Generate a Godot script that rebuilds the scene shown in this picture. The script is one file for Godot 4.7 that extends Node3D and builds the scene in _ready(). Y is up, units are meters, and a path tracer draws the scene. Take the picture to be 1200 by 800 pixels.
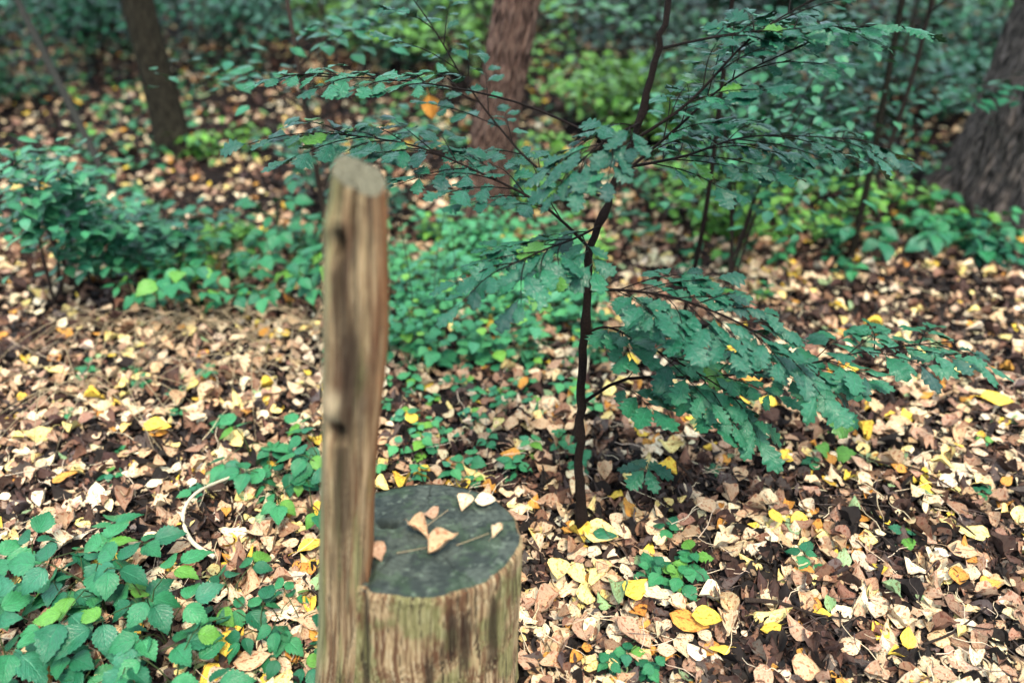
extends Node3D

var rng := RandomNumberGenerator.new()
var used := {}
var bumps := FastNoiseLite.new()
var fine := FastNoiseLite.new()
var M := {}
var L := {}

# ---------------------------------------------------------------- helpers
func lin(r, g, b) -> Color:
	return Color(r, g, b).linear_to_srgb()

func rf(a, b) -> float:
	return rng.randf_range(a, b)

func numbered(called: String) -> String:
	var n: int = used.get(called, 0)
	used[called] = n + 1
	return called if n == 0 else "%s_%03d" % [called, n]

func tag(o: Node3D, label: String, category: String, group := "", kind := "") -> void:
	if label: o.set_meta("label", label)
	if category: o.set_meta("category", category)
	if group: o.set_meta("group", group)
	if kind: o.set_meta("kind", kind)

func thing(called: String, at: Vector3, label: String, category: String, group := "") -> Node3D:
	var o := Node3D.new()
	o.name = numbered(called)
	add_child(o)
	o.position = at
	tag(o, label, category, group)
	return o

func part(called: String, mesh: Mesh, m: Material, parent: Node3D, at := Transform3D()) -> MeshInstance3D:
	var o := MeshInstance3D.new()
	o.name = called
	o.mesh = mesh
	o.material_override = m
	o.transform = at
	parent.add_child(o, true)
	return o

func scatter(called: String, mesh: Mesh, m: Material, places: Array, colors: Array, parent: Node3D) -> MultiMeshInstance3D:
	var mm := MultiMesh.new()
	mm.transform_format = MultiMesh.TRANSFORM_3D
	mm.use_colors = true
	mm.mesh = mesh
	mm.instance_count = places.size()
	for i in places.size():
		mm.set_instance_transform(i, places[i])
		mm.set_instance_color(i, colors[i])
	var o := MultiMeshInstance3D.new()
	o.name = called
	o.multimesh = mm
	o.material_override = m
	o.set_meta("kind", "stuff")
	parent.add_child(o, true)
	return o

func height(x: float, z: float) -> float:
	return 0.022 * bumps.get_noise_2d(x * 40.0, z * 40.0) + 0.05 * bumps.get_noise_2d(x * 9.0 + 70.0, z * 9.0)

func ground_at(x: float, z: float, lift := 0.0) -> Vector3:
	return Vector3(x, height(x, z) + lift, z)

# a sheet of rows by columns; its front looks along (column direction) x (row direction)
func sheet(st: SurfaceTool, pts: Array, uvs: Array, rows: int, cols: int, base: int) -> int:
	for k in pts.size():
		st.set_smooth_group(0)
		st.set_uv(uvs[k])
		st.add_vertex(pts[k])
	for i in rows - 1:
		for j in cols - 1:
			var a := base + i * cols + j
			for k in [a, a + cols, a + 1, a + 1, a + cols, a + cols + 1]:
				st.add_index(k)
	return base + pts.size()

func begin() -> SurfaceTool:
	var st := SurfaceTool.new()
	st.begin(Mesh.PRIMITIVE_TRIANGLES)
	return st

func finish(st: SurfaceTool) -> ArrayMesh:
	st.generate_normals()
	return st.commit()

func tube(st: SurfaceTool, path: Array, radii: Array, sides: int, base: int) -> int:
	var pts := []
	var uvs := []
	var along := 0.0
	for i in path.size():
		var t: Vector3 = (path[mini(i + 1, path.size() - 1)] - path[maxi(i - 1, 0)]).normalized()
		var ref := Vector3(0, 0, -1) if absf(t.z) < 0.85 else Vector3(0, 1, 0)
		var s := t.cross(ref).normalized() * -1.0
		var u := s.cross(t)
		if i > 0: along += path[i].distance_to(path[i - 1])
		for j in sides + 1:
			var f := TAU * j / sides
			pts.append(path[i] + (s * sin(f) + u * cos(f)) * float(radii[i]))
			uvs.append(Vector2(float(j) / sides, along))
	return sheet(st, pts, uvs, path.size(), sides + 1, base)

# a smooth curve through given points
func curve(points: Array, steps: int) -> Array:
	var out := []
	var n := points.size()
	for k in steps + 1:
		var x := float(k) / steps * (n - 1)
		var i := mini(int(x), n - 2)
		var a: Vector3 = points[maxi(i - 1, 0)]
		var b: Vector3 = points[i]
		var c: Vector3 = points[i + 1]
		var d: Vector3 = points[mini(i + 2, n - 1)]
		out.append(b.cubic_interpolate(c, a, d, x - i))
	return out

func taper(n: int, r0: float, r1: float) -> Array:
	var out := []
	for i in n: out.append(lerpf(r0, r1, float(i) / maxi(n - 1, 1)))
	return out

func leaf_basis(dir: Vector3, up: Vector3, s: float) -> Basis:
	var z := -dir.normalized()
	var x := up.cross(z).normalized()
	var y := z.cross(x)
	return Basis(x * s, y * s, z * s)

# ---------------------------------------------------------------- leaves
# A unit-length blade from the origin along -Z with its upper side to +Y.
func leaf_mesh(shape: String, rows: int, half: float, fold: float, droop: float, roll: float, ripple: float, stalk: float, tile := -1) -> ArrayMesh:
	var st := begin()
	var pts := []
	var uvs := []
	var twist := rf(-0.3, 0.3)
	var bend := rf(-0.12, 0.12)
	var ph := rf(0, TAU)
	var rough := []
	for k in 40: rough.append(rf(-1, 1))
	for i in rows + 1:
		var t := float(i) / rows
		var w := 0.0
		var fwd := 0.0
		if shape == "oval":
			w = pow(sin(PI * pow(t, 0.85)), 0.8) * (1.0 - 0.25 * t)
		elif shape == "heart":
			w = pow(sin(PI * pow(t, 0.6)), 0.85) * (1.0 - 0.15 * t)
		elif shape == "kite":
			w = minf(1.0, t / 0.34) * pow(maxf(0.0, 1.0 - t), 0.75) * 1.35
			w = minf(w, 1.0) if t > 0.0 else 0.0
		elif shape == "lobed":
			w = pow(sin(PI * pow(t, 1.25)), 0.7) * 1.05
			var tooth := pow(absf(fposmod(t * 4.5 + 0.1, 1.0) - 0.5) * 2.0, 1.3)
			w *= 1.0 - 0.44 * tooth * minf(1.0, t * 3.0)
			fwd = 0.07 * (1.0 - tooth)
		elif shape == "toothed":
			w = pow(sin(PI * pow(t, 0.72)), 1.0) * (1.08 - 0.12 * t)
			w *= 1.0 - 0.15 * float(i % 2)
			fwd = 0.02 * float(i % 2 == 0)
		w = maxf(w, 0.015) * half * (1.0 + 0.06 * float(rough[i % 40]))
		for j in 5:
			var s := (j - 2) / 2.0
			var wob := ripple * sin(ph + t * 9.0 + s * 3.0) * absf(s) + ripple * 0.6 * float(rough[(i * 5 + j + 7) % 40]) * absf(s)
			var y := fold * absf(s) * w + roll * s * s * w - droop * t * t + wob + twist * s * w * t
			var x := s * w + bend * t * t + (0.03 * float(rough[(i + j * 3) % 40]) * half)
			pts.append(Vector3(x, y, -stalk - t - (fwd * absf(s) if i < rows else 0.0)))
			var uv := Vector2(0.5 + s * 0.48, t * 0.96 + 0.02)
			if tile >= 0:
				uv = Vector2((uv.x + tile % 2) * 0.5, (uv.y + tile / 2) * 0.5)
			uvs.append(uv)
	var n := sheet(st, pts, uvs, rows + 1, 5, 0)
	if stalk > 0.0:
		var a := [Vector3(0, 0.0, 0), Vector3(0, 0.01 + ripple, -stalk * 0.5), Vector3(0, 0.004, -stalk - 0.05)]
		tube(st, a, [0.014, 0.011, 0.012], 3, n)
	return finish(st)

func leaf_textures(n: int, veins: float, side: int, spots: float, sharp: float, sd: int, tiles: int) -> Array:
	var im := Image.create(side, side, false, Image.FORMAT_RGB8)
	var hm := Image.create(side, side, false, Image.FORMAT_RGB8)
	var no := FastNoiseLite.new()
	no.seed = sd
	no.frequency = 0.02
	no.fractal_octaves = 4
	for py in side:
		for px in side:
			var u := float(px) / side * tiles
			var v := float(py) / side * tiles
			var tile := int(u) + int(v) * 2
			u = fposmod(u, 1.0)
			v = fposmod(v, 1.0)
			var d := absf(u - 0.5)
			var a := fposmod((v - d * 0.85) * n + (0.5 if u > 0.5 else 0.0), 1.0)
			var vein := maxf(smoothstep(0.035, 0.0, d), smoothstep(0.16, 0.0, absf(a - 0.5)) * 0.75)
			var q := fposmod((v + d * 1.6) * n * 3.1, 1.0)
			var small := smoothstep(0.25, 0.0, absf(q - 0.5)) * 0.2
			var m := no.get_noise_2d(px * 1.0 + tile * 311, py * 1.0)
			var m2 := no.get_noise_2d(px * 5.0 + 900, py * 5.0)
			var c := 0.86 + 0.12 * m + 0.08 * m2 + (vein * veins + small * veins)
			var rust := smoothstep(0.08, 0.5, m + 0.08 * m2) * spots
			im.set_pixel(px, py, Color(clampf(c * (1.0 - 0.35 * rust), 0, 1), clampf(c * (1.0 - 0.55 * rust), 0, 1), clampf(c * (1.0 - 0.62 * rust), 0, 1)))
			var h := clampf(0.5 - 0.3 * vein * sharp + 0.12 * m2 + 0.08 * sin((a - 0.25) * TAU) * sharp, 0, 1)
			hm.set_pixel(px, py, Color(h, h, h))
	return [ImageTexture.create_from_image(im), ImageTexture.create_from_image(hm)]

func leaf_material(tex: Array, color: Color, rough: float, back: float, relief: float, tinted := false) -> StandardMaterial3D:
	var m := StandardMaterial3D.new()
	m.albedo_color = color
	m.albedo_texture = tex[0]
	m.roughness = rough
	m.metallic_specular = 0.36
	m.heightmap_enabled = true
	m.heightmap_texture = tex[1]
	m.heightmap_scale = relief
	m.cull_mode = BaseMaterial3D.CULL_DISABLED
	m.vertex_color_use_as_albedo = tinted
	if back > 0.0:
		m.backlight_enabled = true
		m.backlight = Color(back, back, back * 0.8)
	return m

func noise_material(freq: float, colors: Array, stops: Array, scale: Vector3, rough: float, relief: float, triplanar: bool, sd: int) -> StandardMaterial3D:
	var no := FastNoiseLite.new()
	no.seed = sd
	no.frequency = freq
	no.fractal_octaves = 5
	var g := Gradient.new()
	g.offsets = PackedFloat32Array(stops)
	g.colors = PackedColorArray(colors)
	var t := NoiseTexture2D.new()
	t.width = 512
	t.height = 512
	t.seamless = true
	t.noise = no
	t.color_ramp = g
	var h := NoiseTexture2D.new()
	h.width = 512
	h.height = 512
	h.seamless = true
	h.noise = no
	var m := StandardMaterial3D.new()
	m.albedo_texture = t
	m.heightmap_enabled = true
	m.heightmap_texture = h
	m.heightmap_scale = relief
	m.roughness = rough
	m.metallic_specular = 0.2
	m.uv1_triplanar = triplanar
	m.uv1_world_triplanar = triplanar
	m.uv1_scale = scale
	return m

# ---------------------------------------------------------------- light and camera
func set_stage() -> void:
	var cam := Camera3D.new()
	cam.name = "camera"
	add_child(cam)
	cam.position = Vector3(0, 1.4, 0)
	cam.rotation_degrees = Vector3(-33, 0, 0)
	var at := CameraAttributesPhysical.new()
	at.frustum_focal_length = 25.734
	at.frustum_focus_distance = 1.62
	at.frustum_near = 0.05
	at.frustum_far = 200.0
	at.exposure_aperture = 1.15
	cam.attributes = at
	cam.current = true
	var env := Environment.new()
	env.background_mode = Environment.BG_SKY
	var sm := ProceduralSkyMaterial.new()
	sm.sky_top_color = Color(0.84, 0.92, 1.0)
	sm.sky_horizon_color = Color(0.40, 0.46, 0.49)
	sm.sky_curve = 0.25
	sm.ground_bottom_color = Color(0.10, 0.09, 0.07)
	sm.ground_horizon_color = Color(0.30, 0.33, 0.30)
	sm.sun_angle_max = 1.0
	var sky := Sky.new()
	sky.sky_material = sm
	env.sky = sky
	env.background_energy_multiplier = 1.0
	env.tonemap_mode = Environment.TONE_MAPPER_LINEAR
	env.tonemap_exposure = 5.2
	env.sdfgi_enabled = true
	env.ssao_enabled = true
	env.ssil_enabled = true
	var we := WorldEnvironment.new()
	we.name = "environment"
	we.environment = env
	add_child(we)
	var sun := DirectionalLight3D.new()
	sun.name = "sun"
	sun.light_energy = 0.5
	sun.light_angular_distance = 14.0
	sun.light_color = Color(1.0, 0.96, 0.88)
	sun.shadow_enabled = true
	sun.rotation_degrees = Vector3(-66, 24, 0)
	add_child(sun)

# ---------------------------------------------------------------- materials and shared leaf shapes
func make_materials() -> void:
	var green_tex := leaf_textures(7, 0.16, 192, 0.0, 1.0, 3, 1)
	var dry_tex := leaf_textures(6, -0.10, 512, 0.75, 0.6, 5, 2)
	var flat_tex := leaf_textures(6, 0.08, 96, 0.0, 0.8, 9, 1)
	M.sapling = []
	for c in [[0.006, 0.052, 0.027], [0.009, 0.072, 0.035], [0.014, 0.096, 0.042], [0.045, 0.135, 0.018], [0.005, 0.036, 0.022]]:
		M.sapling.append(leaf_material(green_tex, lin(c[0], c[1], c[2]), 0.31, 0.2, 0.22))
	M.herb = []
	for c in [[0.018, 0.128, 0.046], [0.030, 0.170, 0.058], [0.011, 0.092, 0.038], [0.080, 0.215, 0.028], [0.022, 0.125, 0.060]]:
		M.herb.append(leaf_material(green_tex, lin(c[0], c[1], c[2]), 0.36, 0.2, 0.25))
	M.carpet = []
	for c in [[0.038, 0.200, 0.070], [0.055, 0.240, 0.080], [0.026, 0.155, 0.060], [0.130, 0.300, 0.040], [0.045, 0.200, 0.095]]:
		M.carpet.append(leaf_material(green_tex, lin(c[0], c[1], c[2]), 0.40, 0.25, 0.2))
	M.dry = []
	for c in tones():
		M.dry.append(leaf_material(dry_tex, lin(c[0], c[1], c[2]), 0.85, 0.12, 0.25))
	M.litter = leaf_material(dry_tex, Color.WHITE, 0.85, 0.1, 0.25, true)
	M.foliage = leaf_material(flat_tex, Color.WHITE, 0.42, 0.2, 0.06, true)
	M.stem = noise_material(0.05, [lin(0.03, 0.05, 0.02), lin(0.07, 0.09, 0.03)], [0.2, 0.8], Vector3(3, 12, 1), 0.6, 0.1, false, 4)
	M.straw = noise_material(0.05, [lin(0.16, 0.11, 0.06), lin(0.42, 0.33, 0.2)], [0.2, 0.8], Vector3(2, 9, 1), 0.7, 0.1, false, 6)
	M.pale = noise_material(0.05, [lin(0.34, 0.28, 0.18), lin(0.62, 0.54, 0.4)], [0.2, 0.8], Vector3(2, 9, 1), 0.7, 0.1, false, 17)
	M.twig = noise_material(0.04, [lin(0.018, 0.012, 0.010), lin(0.075, 0.05, 0.036)], [0.25, 0.8], Vector3(2, 10, 1), 0.75, 0.25, false, 7)
	M.bark_young = noise_material(0.05, [lin(0.003, 0.002, 0.0015), lin(0.012, 0.0065, 0.005), lin(0.05, 0.034, 0.024)], [0.2, 0.55, 0.9], Vector3(2, 7, 1), 0.7, 0.3, false, 8)
	M.soil = noise_material(0.03, [lin(0.002, 0.0015, 0.001), lin(0.008, 0.005, 0.004), lin(0.022, 0.014, 0.011)], [0.25, 0.55, 0.85], Vector3(2.6, 2.6, 2.6), 0.95, 1.2, true, 11)
	M.bark_red = noise_material(0.035, [lin(0.012, 0.007, 0.006), lin(0.12, 0.066, 0.048), lin(0.25, 0.16, 0.12)], [0.3, 0.52, 0.8], Vector3(8, 1.5, 1), 0.9, 0.5, false, 13)
	M.bark_grey = noise_material(0.035, [lin(0.008, 0.007, 0.006), lin(0.085, 0.066, 0.054), lin(0.17, 0.13, 0.11)], [0.3, 0.52, 0.8], Vector3(16, 1.2, 1), 0.9, 0.4, false, 14)
	M.bark_dark = noise_material(0.035, [lin(0.005, 0.004, 0.003), lin(0.02, 0.017, 0.011), lin(0.05, 0.043, 0.028)], [0.3, 0.52, 0.8], Vector3(6, 1.5, 1), 0.9, 0.4, false, 15)
	M.pole = noise_material(0.04, [lin(0.025, 0.025, 0.022), lin(0.07, 0.066, 0.056)], [0.3, 0.8], Vector3(3, 5, 1), 0.8, 0.3, false, 16)
	L.sapling = []
	for k in 5: L.sapling.append(leaf_mesh("lobed", 20, rf(0.30, 0.40), rf(0.0, 0.35), rf(0.05, 0.34), rf(-0.4, 0.1), 0.03, 0.12))
	L.bramble = []
	for k in 4: L.bramble.append(leaf_mesh("toothed", 16, 0.38, rf(0.15, 0.5), rf(0.08, 0.25), rf(-0.25, 0.0), 0.018, 0.06))
	L.herb = []
	for k in 4: L.herb.append(leaf_mesh("toothed", 10, 0.42, rf(0.05, 0.25), rf(0.05, 0.25), rf(-0.2, 0.05), 0.02, 0.14))
	L.far = []
	for k in 2: L.far.append(leaf_mesh("oval", 4, 0.36, rf(0.1, 0.25), rf(0.1, 0.25), -0.1, 0.02, 0.0))
	L.fallen = []
	for k in 16:
		var shape: String = ["oval", "kite", "heart", "oval"][k % 4]
		var stiff := k < 8
		L.fallen.append(leaf_mesh(shape, 7, rf(0.30, 0.44), rf(-0.1, 0.25), rf(-0.2, 0.2) if stiff else rf(-0.6, 0.5), rf(-0.35, 0.4) if stiff else rf(-1.6, 1.7), 0.03 if stiff else 0.09, [0.0, 0.3][k % 2], k % 4))
	L.crumb = []
	for k in 3: L.crumb.append(leaf_mesh("kite", 3, rf(0.2, 0.45), rf(-0.5, 0.5), rf(-0.5, 0.5), rf(-0.8, 0.8), 0.12, 0.0, k))

func tones() -> Array:
	return [
		[0.68, 0.51, 0.31], [0.55, 0.36, 0.20], [0.80, 0.66, 0.43], [0.44, 0.27, 0.165],
		[0.82, 0.56, 0.07], [0.82, 0.65, 0.24], [0.60, 0.28, 0.05],
		[0.30, 0.165, 0.10], [0.12, 0.07, 0.05], [0.24, 0.18, 0.155], [0.25, 0.36, 0.17]]

# ---------------------------------------------------------------- the ground
func make_ground() -> void:
	var xs := []
	var zs := []
	var x := -40.0
	while x <= 40.0:
		xs.append(x)
		x += 0.05 if absf(x) < 2.4 else (0.2 if absf(x) < 7.0 else 3.0)
	var z := 20.0
	while z >= -60.0:
		zs.append(z)
		z -= 0.05 if z < 0.2 and z > -4.0 else (0.2 if z < 1.5 and z > -12.0 else 3.0)
	var st := begin()
	var pts := []
	var uvs := []
	for zz in zs:
		for xx in xs:
			pts.append(ground_at(xx, zz))
			uvs.append(Vector2(xx, zz))
	sheet(st, pts, uvs, zs.size(), xs.size(), 0)
	var g := part("ground", finish(st), M.soil, self)
	g.set_meta("kind", "structure")
	g.set_meta("label", "dark forest soil under the fallen leaves")

func blocked(x: float, z: float) -> bool:
	if pow((x + 0.18) / 0.215, 2) + pow((z + 0.87) / 0.17, 2) < 1.0: return true
	if Vector2(x - 2.53, z + 3.45).length() < 0.5: return true
	return Vector2(x + 0.18, z + 3.2).length() < 0.2

func lying(x: float, z: float, lift: float, tilt: float, s: float) -> Transform3D:
	var up := Vector3(rf(-tilt, tilt), 1.0, rf(-tilt, tilt)).normalized()
	if rng.randf() < 0.3: up = -up
	var a := rf(0, TAU)
	var dir := Vector3(cos(a), 0, sin(a))
	dir = (dir - up * dir.dot(up)).normalized()
	var c := ground_at(x, z, lift) - dir * s * 0.5
	c.y = maxf(c.y, height(c.x, c.z) + 0.002)
	return Transform3D(leaf_basis(dir, up, s), c)

func jitter(c: Array, a := 0.14) -> Color:
	var k := 1.0 + rf(-a, a) * 1.4
	return Color(c[0] * k * (1.0 + rf(-a, a) * 0.3), c[1] * k * (1.0 + rf(-a, a) * 0.4), c[2] * k * (1.0 + rf(-a, a) * 0.6))

func make_litter() -> void:
	var t := tones()
	var root := Node3D.new()
	root.name = "leaf_litter"
	add_child(root)
	tag(root, "layer of small dry fallen leaves and crumbs covering the forest soil", "leaf litter", "", "stuff")
	var crumb_p := [[], [], []]
	var crumb_c := [[], [], []]
	for i in 60000:
		var d := 0.55 + 3.2 * pow(rng.randf(), 1.25)
		var x := rf(-1, 1) * (0.8 * d + 0.55)
		if blocked(x, -d): continue
		var k := rng.randi() % 3
		crumb_p[k].append(lying(x, -d, rf(0.0, 0.012), 0.9, rf(0.012, 0.032)))
		var q := rng.randf()
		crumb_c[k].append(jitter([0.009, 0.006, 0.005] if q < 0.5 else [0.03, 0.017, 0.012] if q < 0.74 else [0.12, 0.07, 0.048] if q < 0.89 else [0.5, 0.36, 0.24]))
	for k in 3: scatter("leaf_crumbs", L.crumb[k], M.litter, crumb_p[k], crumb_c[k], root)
	var lp := []
	var lc := []
	for k in 16:
		lp.append([])
		lc.append([])
	# lower, older and browner layer, then the fresh pale one on top
	for i in 38000:
		var far := rng.randf() < 0.5
		var d := rf(2.6, 11.5) if far else 0.55 + 2.6 * pow(rng.randf(), 1.1)
		var x := rf(-1, 1) * (0.8 * d + 0.6)
		if blocked(x, -d): continue
		var patch := bumps.get_noise_2d(x * 75.0 + 200.0, d * 75.0 + 90.0) + 0.6 * bumps.get_noise_2d(x * 190.0, d * 190.0)
		var k := rng.randi() % 16
		var q := rng.randf()
		var c: Array
		var lift: float
		var top := rng.randf() < 0.46 + 0.75 * patch
		if top:
			lift = rf(0.008, 0.026)
			c = t[0] if q < 0.26 else t[1] if q < 0.42 else t[2] if q < 0.62 else t[3] if q < 0.72 else t[4] if q < 0.755 else t[5] if q < 0.83 else t[6] if q < 0.875 else t[10] if q < 0.90 else t[7]
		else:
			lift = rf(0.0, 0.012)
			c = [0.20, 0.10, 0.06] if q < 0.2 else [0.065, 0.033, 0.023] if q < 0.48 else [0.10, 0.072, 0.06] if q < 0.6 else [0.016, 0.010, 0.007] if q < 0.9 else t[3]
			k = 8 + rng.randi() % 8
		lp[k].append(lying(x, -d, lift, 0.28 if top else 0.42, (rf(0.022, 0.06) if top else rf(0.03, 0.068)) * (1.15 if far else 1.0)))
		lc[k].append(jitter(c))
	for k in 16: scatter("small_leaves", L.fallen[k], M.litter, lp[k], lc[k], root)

# ---------------------------------------------------------------- fallen leaves one by one
func make_fallen_leaves() -> void:
	var names := ["pale tan", "sandy brown", "cream", "dull pinkish brown", "bright yellow", "pale yellow", "orange", "chestnut brown", "dark brown", "greyish brown", "pale green"]
	var taken := []
	var tries := 0
	while taken.size() < 275 and tries < 20000:
		tries += 1
		var d := 0.78 + 1.45 * pow(rng.randf(), 1.15)
		var x := rf(-1, 1) * (0.55 * d + 0.45)
		if blocked(x, -d) or (x < -0.25 and x > -0.7 and d < 0.8): continue
		var ok := true
		for p in taken:
			if Vector2(p.x - x, p.y - d).length() < 0.052:
				ok = false
				break
		if not ok: continue
		taken.append(Vector2(x, d))
		var q := rng.randf()
		var k := 0 if q < 0.2 else 1 if q < 0.36 else 2 if q < 0.5 else 3 if q < 0.62 else 4 if q < 0.72 else 5 if q < 0.84 else 6 if q < 0.9 else 7 if q < 0.95 else 9 if q < 0.975 else 10
		var where: String
		if Vector2(x + 0.18, d - 0.87).length() < 0.42: where = "close around the foot of the log seat"
		elif Vector2(x - 0.17, d - 1.26).length() < 0.26: where = "around the foot of the young tree"
		elif x < -0.55 and d < 1.35: where = "among the bramble leaves beside the log seat"
		elif x < -0.3: where = "on open litter beyond the pale curved stem"
		elif x < 0.4: where = "on the litter behind the log seat"
		elif d < 1.2: where = "on open litter this side of the drooping branch"
		else: where = "on the litter beneath and beyond the drooping branch"
		var o := part(numbered("fallen_leaf"), L.fallen[rng.randi() % 16], M.dry[k], self, lying(x, -d, rf(0.022, 0.036), 0.34, rf(0.046, 0.074)))
		tag(o, "large %s fallen leaf lying %s" % [names[k], where], "leaf", "fallen leaves lying " + where)

# ---------------------------------------------------------------- log seat
func wood_texture(w: int, h: int, sd: int, post: bool) -> Array:
	var hm := Image.create(w, h, false, Image.FORMAT_RGB8)
	var im := Image.create(w, h, false, Image.FORMAT_RGB8)
	var no := FastNoiseLite.new()
	no.seed = sd
	no.frequency = 1.0
	no.fractal_octaves = 3
	for py in h:
		for px in w:
			var u := float(px) / w
			var v := float(py) / h
			var f := (u - 0.5) * TAU
			var wave := (0.010 if post else 0.0025) * (sin(v * 9.0 + f) + 0.6 * sin(v * 23.0 + 2.0 * f))
			var tall := 1.0 if post else 0.4
			var streak := no.get_noise_2d((u + wave) * (46.0 if post else 110.0), v * 2.6 * tall)
			var thin := no.get_noise_2d((u + wave) * (190.0 if post else 420.0), v * 8.0 * tall + 40.0)
			var blot := no.get_noise_2d(u * 7.0 + 20.0, v * 4.5 + 9.0)
			var c := Color(0.40, 0.27, 0.14).lerp(Color(0.12, 0.058, 0.030), smoothstep(-0.35, 0.45, streak + 0.7 * blot))
			c = c.lerp(Color(0.44, 0.35, 0.22), smoothstep(0.12, 0.5, thin - 0.3 * streak) * 0.5)
			var alga := smoothstep(0.0, 0.4, no.get_noise_2d(u * 9.0 + 77.0, v * 3.0 + 3.0) + 0.35 * thin + (0.35 * smoothstep(-0.4, -1.0, f) - 0.12 if post else 0.12))
			c = c.lerp(Color(0.165, 0.175, 0.065), alga * 0.62)
			var dark := smoothstep(-0.28, -0.52, streak + 0.3 * thin)
			if post:
				# stains run down from the knot hole and under the lower knot
				dark = maxf(dark, smoothstep(0.42, 0.08, absf(f + 0.30 - 0.5 * (v - 0.1)) + 0.2 * thin) * smoothstep(0.05, 0.10, v) * smoothstep(0.36, 0.14, v))
				dark = maxf(dark, smoothstep(0.6, 0.2, absf(f - 0.05) + 0.3 * thin + 0.4 * streak) * smoothstep(0.10, 0.2, v) * smoothstep(0.5, 0.24, v))
				dark = maxf(dark, 0.9 * smoothstep(0.55, 0.15, absf(f + 0.05) + 0.3 * thin + 0.4 * streak) * smoothstep(0.335, 0.36, v) * smoothstep(0.75, 0.42, v))
				c = c.lerp(Color(0.30, 0.11, 0.04), smoothstep(0.75, 1.3, f + 0.5 * thin) * 0.8)
				c = c.lerp(Color(0.24, 0.23, 0.12), smoothstep(-0.55, -1.0, f + 0.4 * thin) * 0.65)
				c = c.lerp(Color(0.36, 0.27, 0.16), smoothstep(0.4, 0.1, absf(f + 0.42) + 0.25 * thin) * smoothstep(0.255, 0.285, v) * smoothstep(0.325, 0.305, v))
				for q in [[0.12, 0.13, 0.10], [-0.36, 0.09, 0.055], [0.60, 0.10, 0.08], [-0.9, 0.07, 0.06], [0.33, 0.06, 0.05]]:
					dark = maxf(dark, smoothstep(q[1], q[1] * 0.3, absf(f - q[0]) + 0.06 * thin) * smoothstep(q[2] + 0.02, q[2] - 0.03, v + 0.02 * streak))  # shade in the cracks of the top end, darkened into the colour
				dark = maxf(dark, smoothstep(0.24, 0.1, absf(f + 0.40) + 0.1 * thin) * smoothstep(0.05, 0.06, v) * smoothstep(0.10, 0.085, v))  # shade inside the knot hole, painted into the wood colour
				dark = maxf(dark, smoothstep(0.3, 0.12, absf(f + 0.25) + 0.15 * thin) * smoothstep(0.322, 0.33, v) * smoothstep(0.37, 0.345, v))  # painted shade in the hollow below the lower knot
			else:
				for s in [[0.36, 0.06, 0.10, 0.40], [0.50, 0.06, 0.12, 0.5], [0.83, 0.06, 0.08, 0.55], [0.14, 0.04, 0.3, 0.9], [-0.5, 0.04, 0.0, 1.0]]:  # stain streaks; the last one paints shade along the groove by the post
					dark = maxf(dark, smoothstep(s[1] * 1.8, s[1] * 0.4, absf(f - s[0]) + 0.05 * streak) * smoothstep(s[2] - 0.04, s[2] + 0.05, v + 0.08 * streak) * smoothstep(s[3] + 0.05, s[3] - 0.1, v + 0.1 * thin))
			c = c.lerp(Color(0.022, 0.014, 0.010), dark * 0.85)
			c = c * ((0.68 if post else 0.68) + 0.34 * thin)
			im.set_pixel(px, py, Color(clampf(c.r, 0, 1), clampf(c.g, 0, 1), clampf(c.b, 0, 1)).linear_to_srgb())
			var e := clampf(0.55 + 0.35 * thin + 0.25 * streak - 0.3 * dark, 0, 1)
			hm.set_pixel(px, py, Color(e, e, e))
	return [ImageTexture.create_from_image(im), ImageTexture.create_from_image(hm)]

func wood_material(t: Array, sd: int) -> StandardMaterial3D:
	var m := noise_material(0.06, [Color.WHITE, Color.WHITE], [0.0, 1.0], Vector3(1, 1, 1), 0.78, 0.35, false, sd)
	m.albedo_texture = t[0]
	m.heightmap_texture = t[1]
	return m

func seat_texture() -> ImageTexture:
	var n := 384
	var im := Image.create(n, n, false, Image.FORMAT_RGB8)
	var no := FastNoiseLite.new()
	no.seed = 31
	no.frequency = 0.012
	no.fractal_octaves = 4
	for py in n:
		for px in n:
			var x := (float(px) / n - 0.5) * 2.0
			var y := (float(py) / n - 0.5) * 2.0
			var r := sqrt(x * x + y * y)
			var m := no.get_noise_2d(px, py)
			var m2 := no.get_noise_2d(px * 4.0 + 300, py * 4.0)
			var ring := sin((r + 0.06 * m) * 95.0) * 0.5 + 0.5
			var c := Color(0.020, 0.025, 0.022).lerp(Color(0.038, 0.045, 0.037), smoothstep(-0.3, 0.4, m + 0.4 * m2))
			c = c * (0.88 + 0.15 * ring) * (1.0 - 0.6 * smoothstep(0.04, 0.0, absf(sin(atan2(y, x) * 2.5 + 0.7 + 0.3 * m))) * smoothstep(0.15, 0.4, r))
			c = c.lerp(Color(0.022, 0.050, 0.014), smoothstep(0.05, 0.4, no.get_noise_2d(px * 0.8 + 900, py * 0.8) + 0.45 * m2 + 0.22 * smoothstep(0.55, 1.0, r)) * 0.22)
			c = c.lerp(Color(0.10, 0.12, 0.09), smoothstep(0.34, 0.5, no.get_noise_2d(px * 2.5 + 50, py * 2.5 + 700)) * 0.35)
			c = c * (1.0 + 0.25 * m2)
			im.set_pixel(px, py, Color(clampf(c.r, 0, 1), clampf(c.g, 0, 1), clampf(c.b, 0, 1)).linear_to_srgb())
	return ImageTexture.create_from_image(im)

func knot(f: float, h: float, f0: float, h0: float, wf: float, wh: float) -> float:
	return exp(-pow((f - f0) / wf, 2) - pow((h - h0) / wh, 2))

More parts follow.
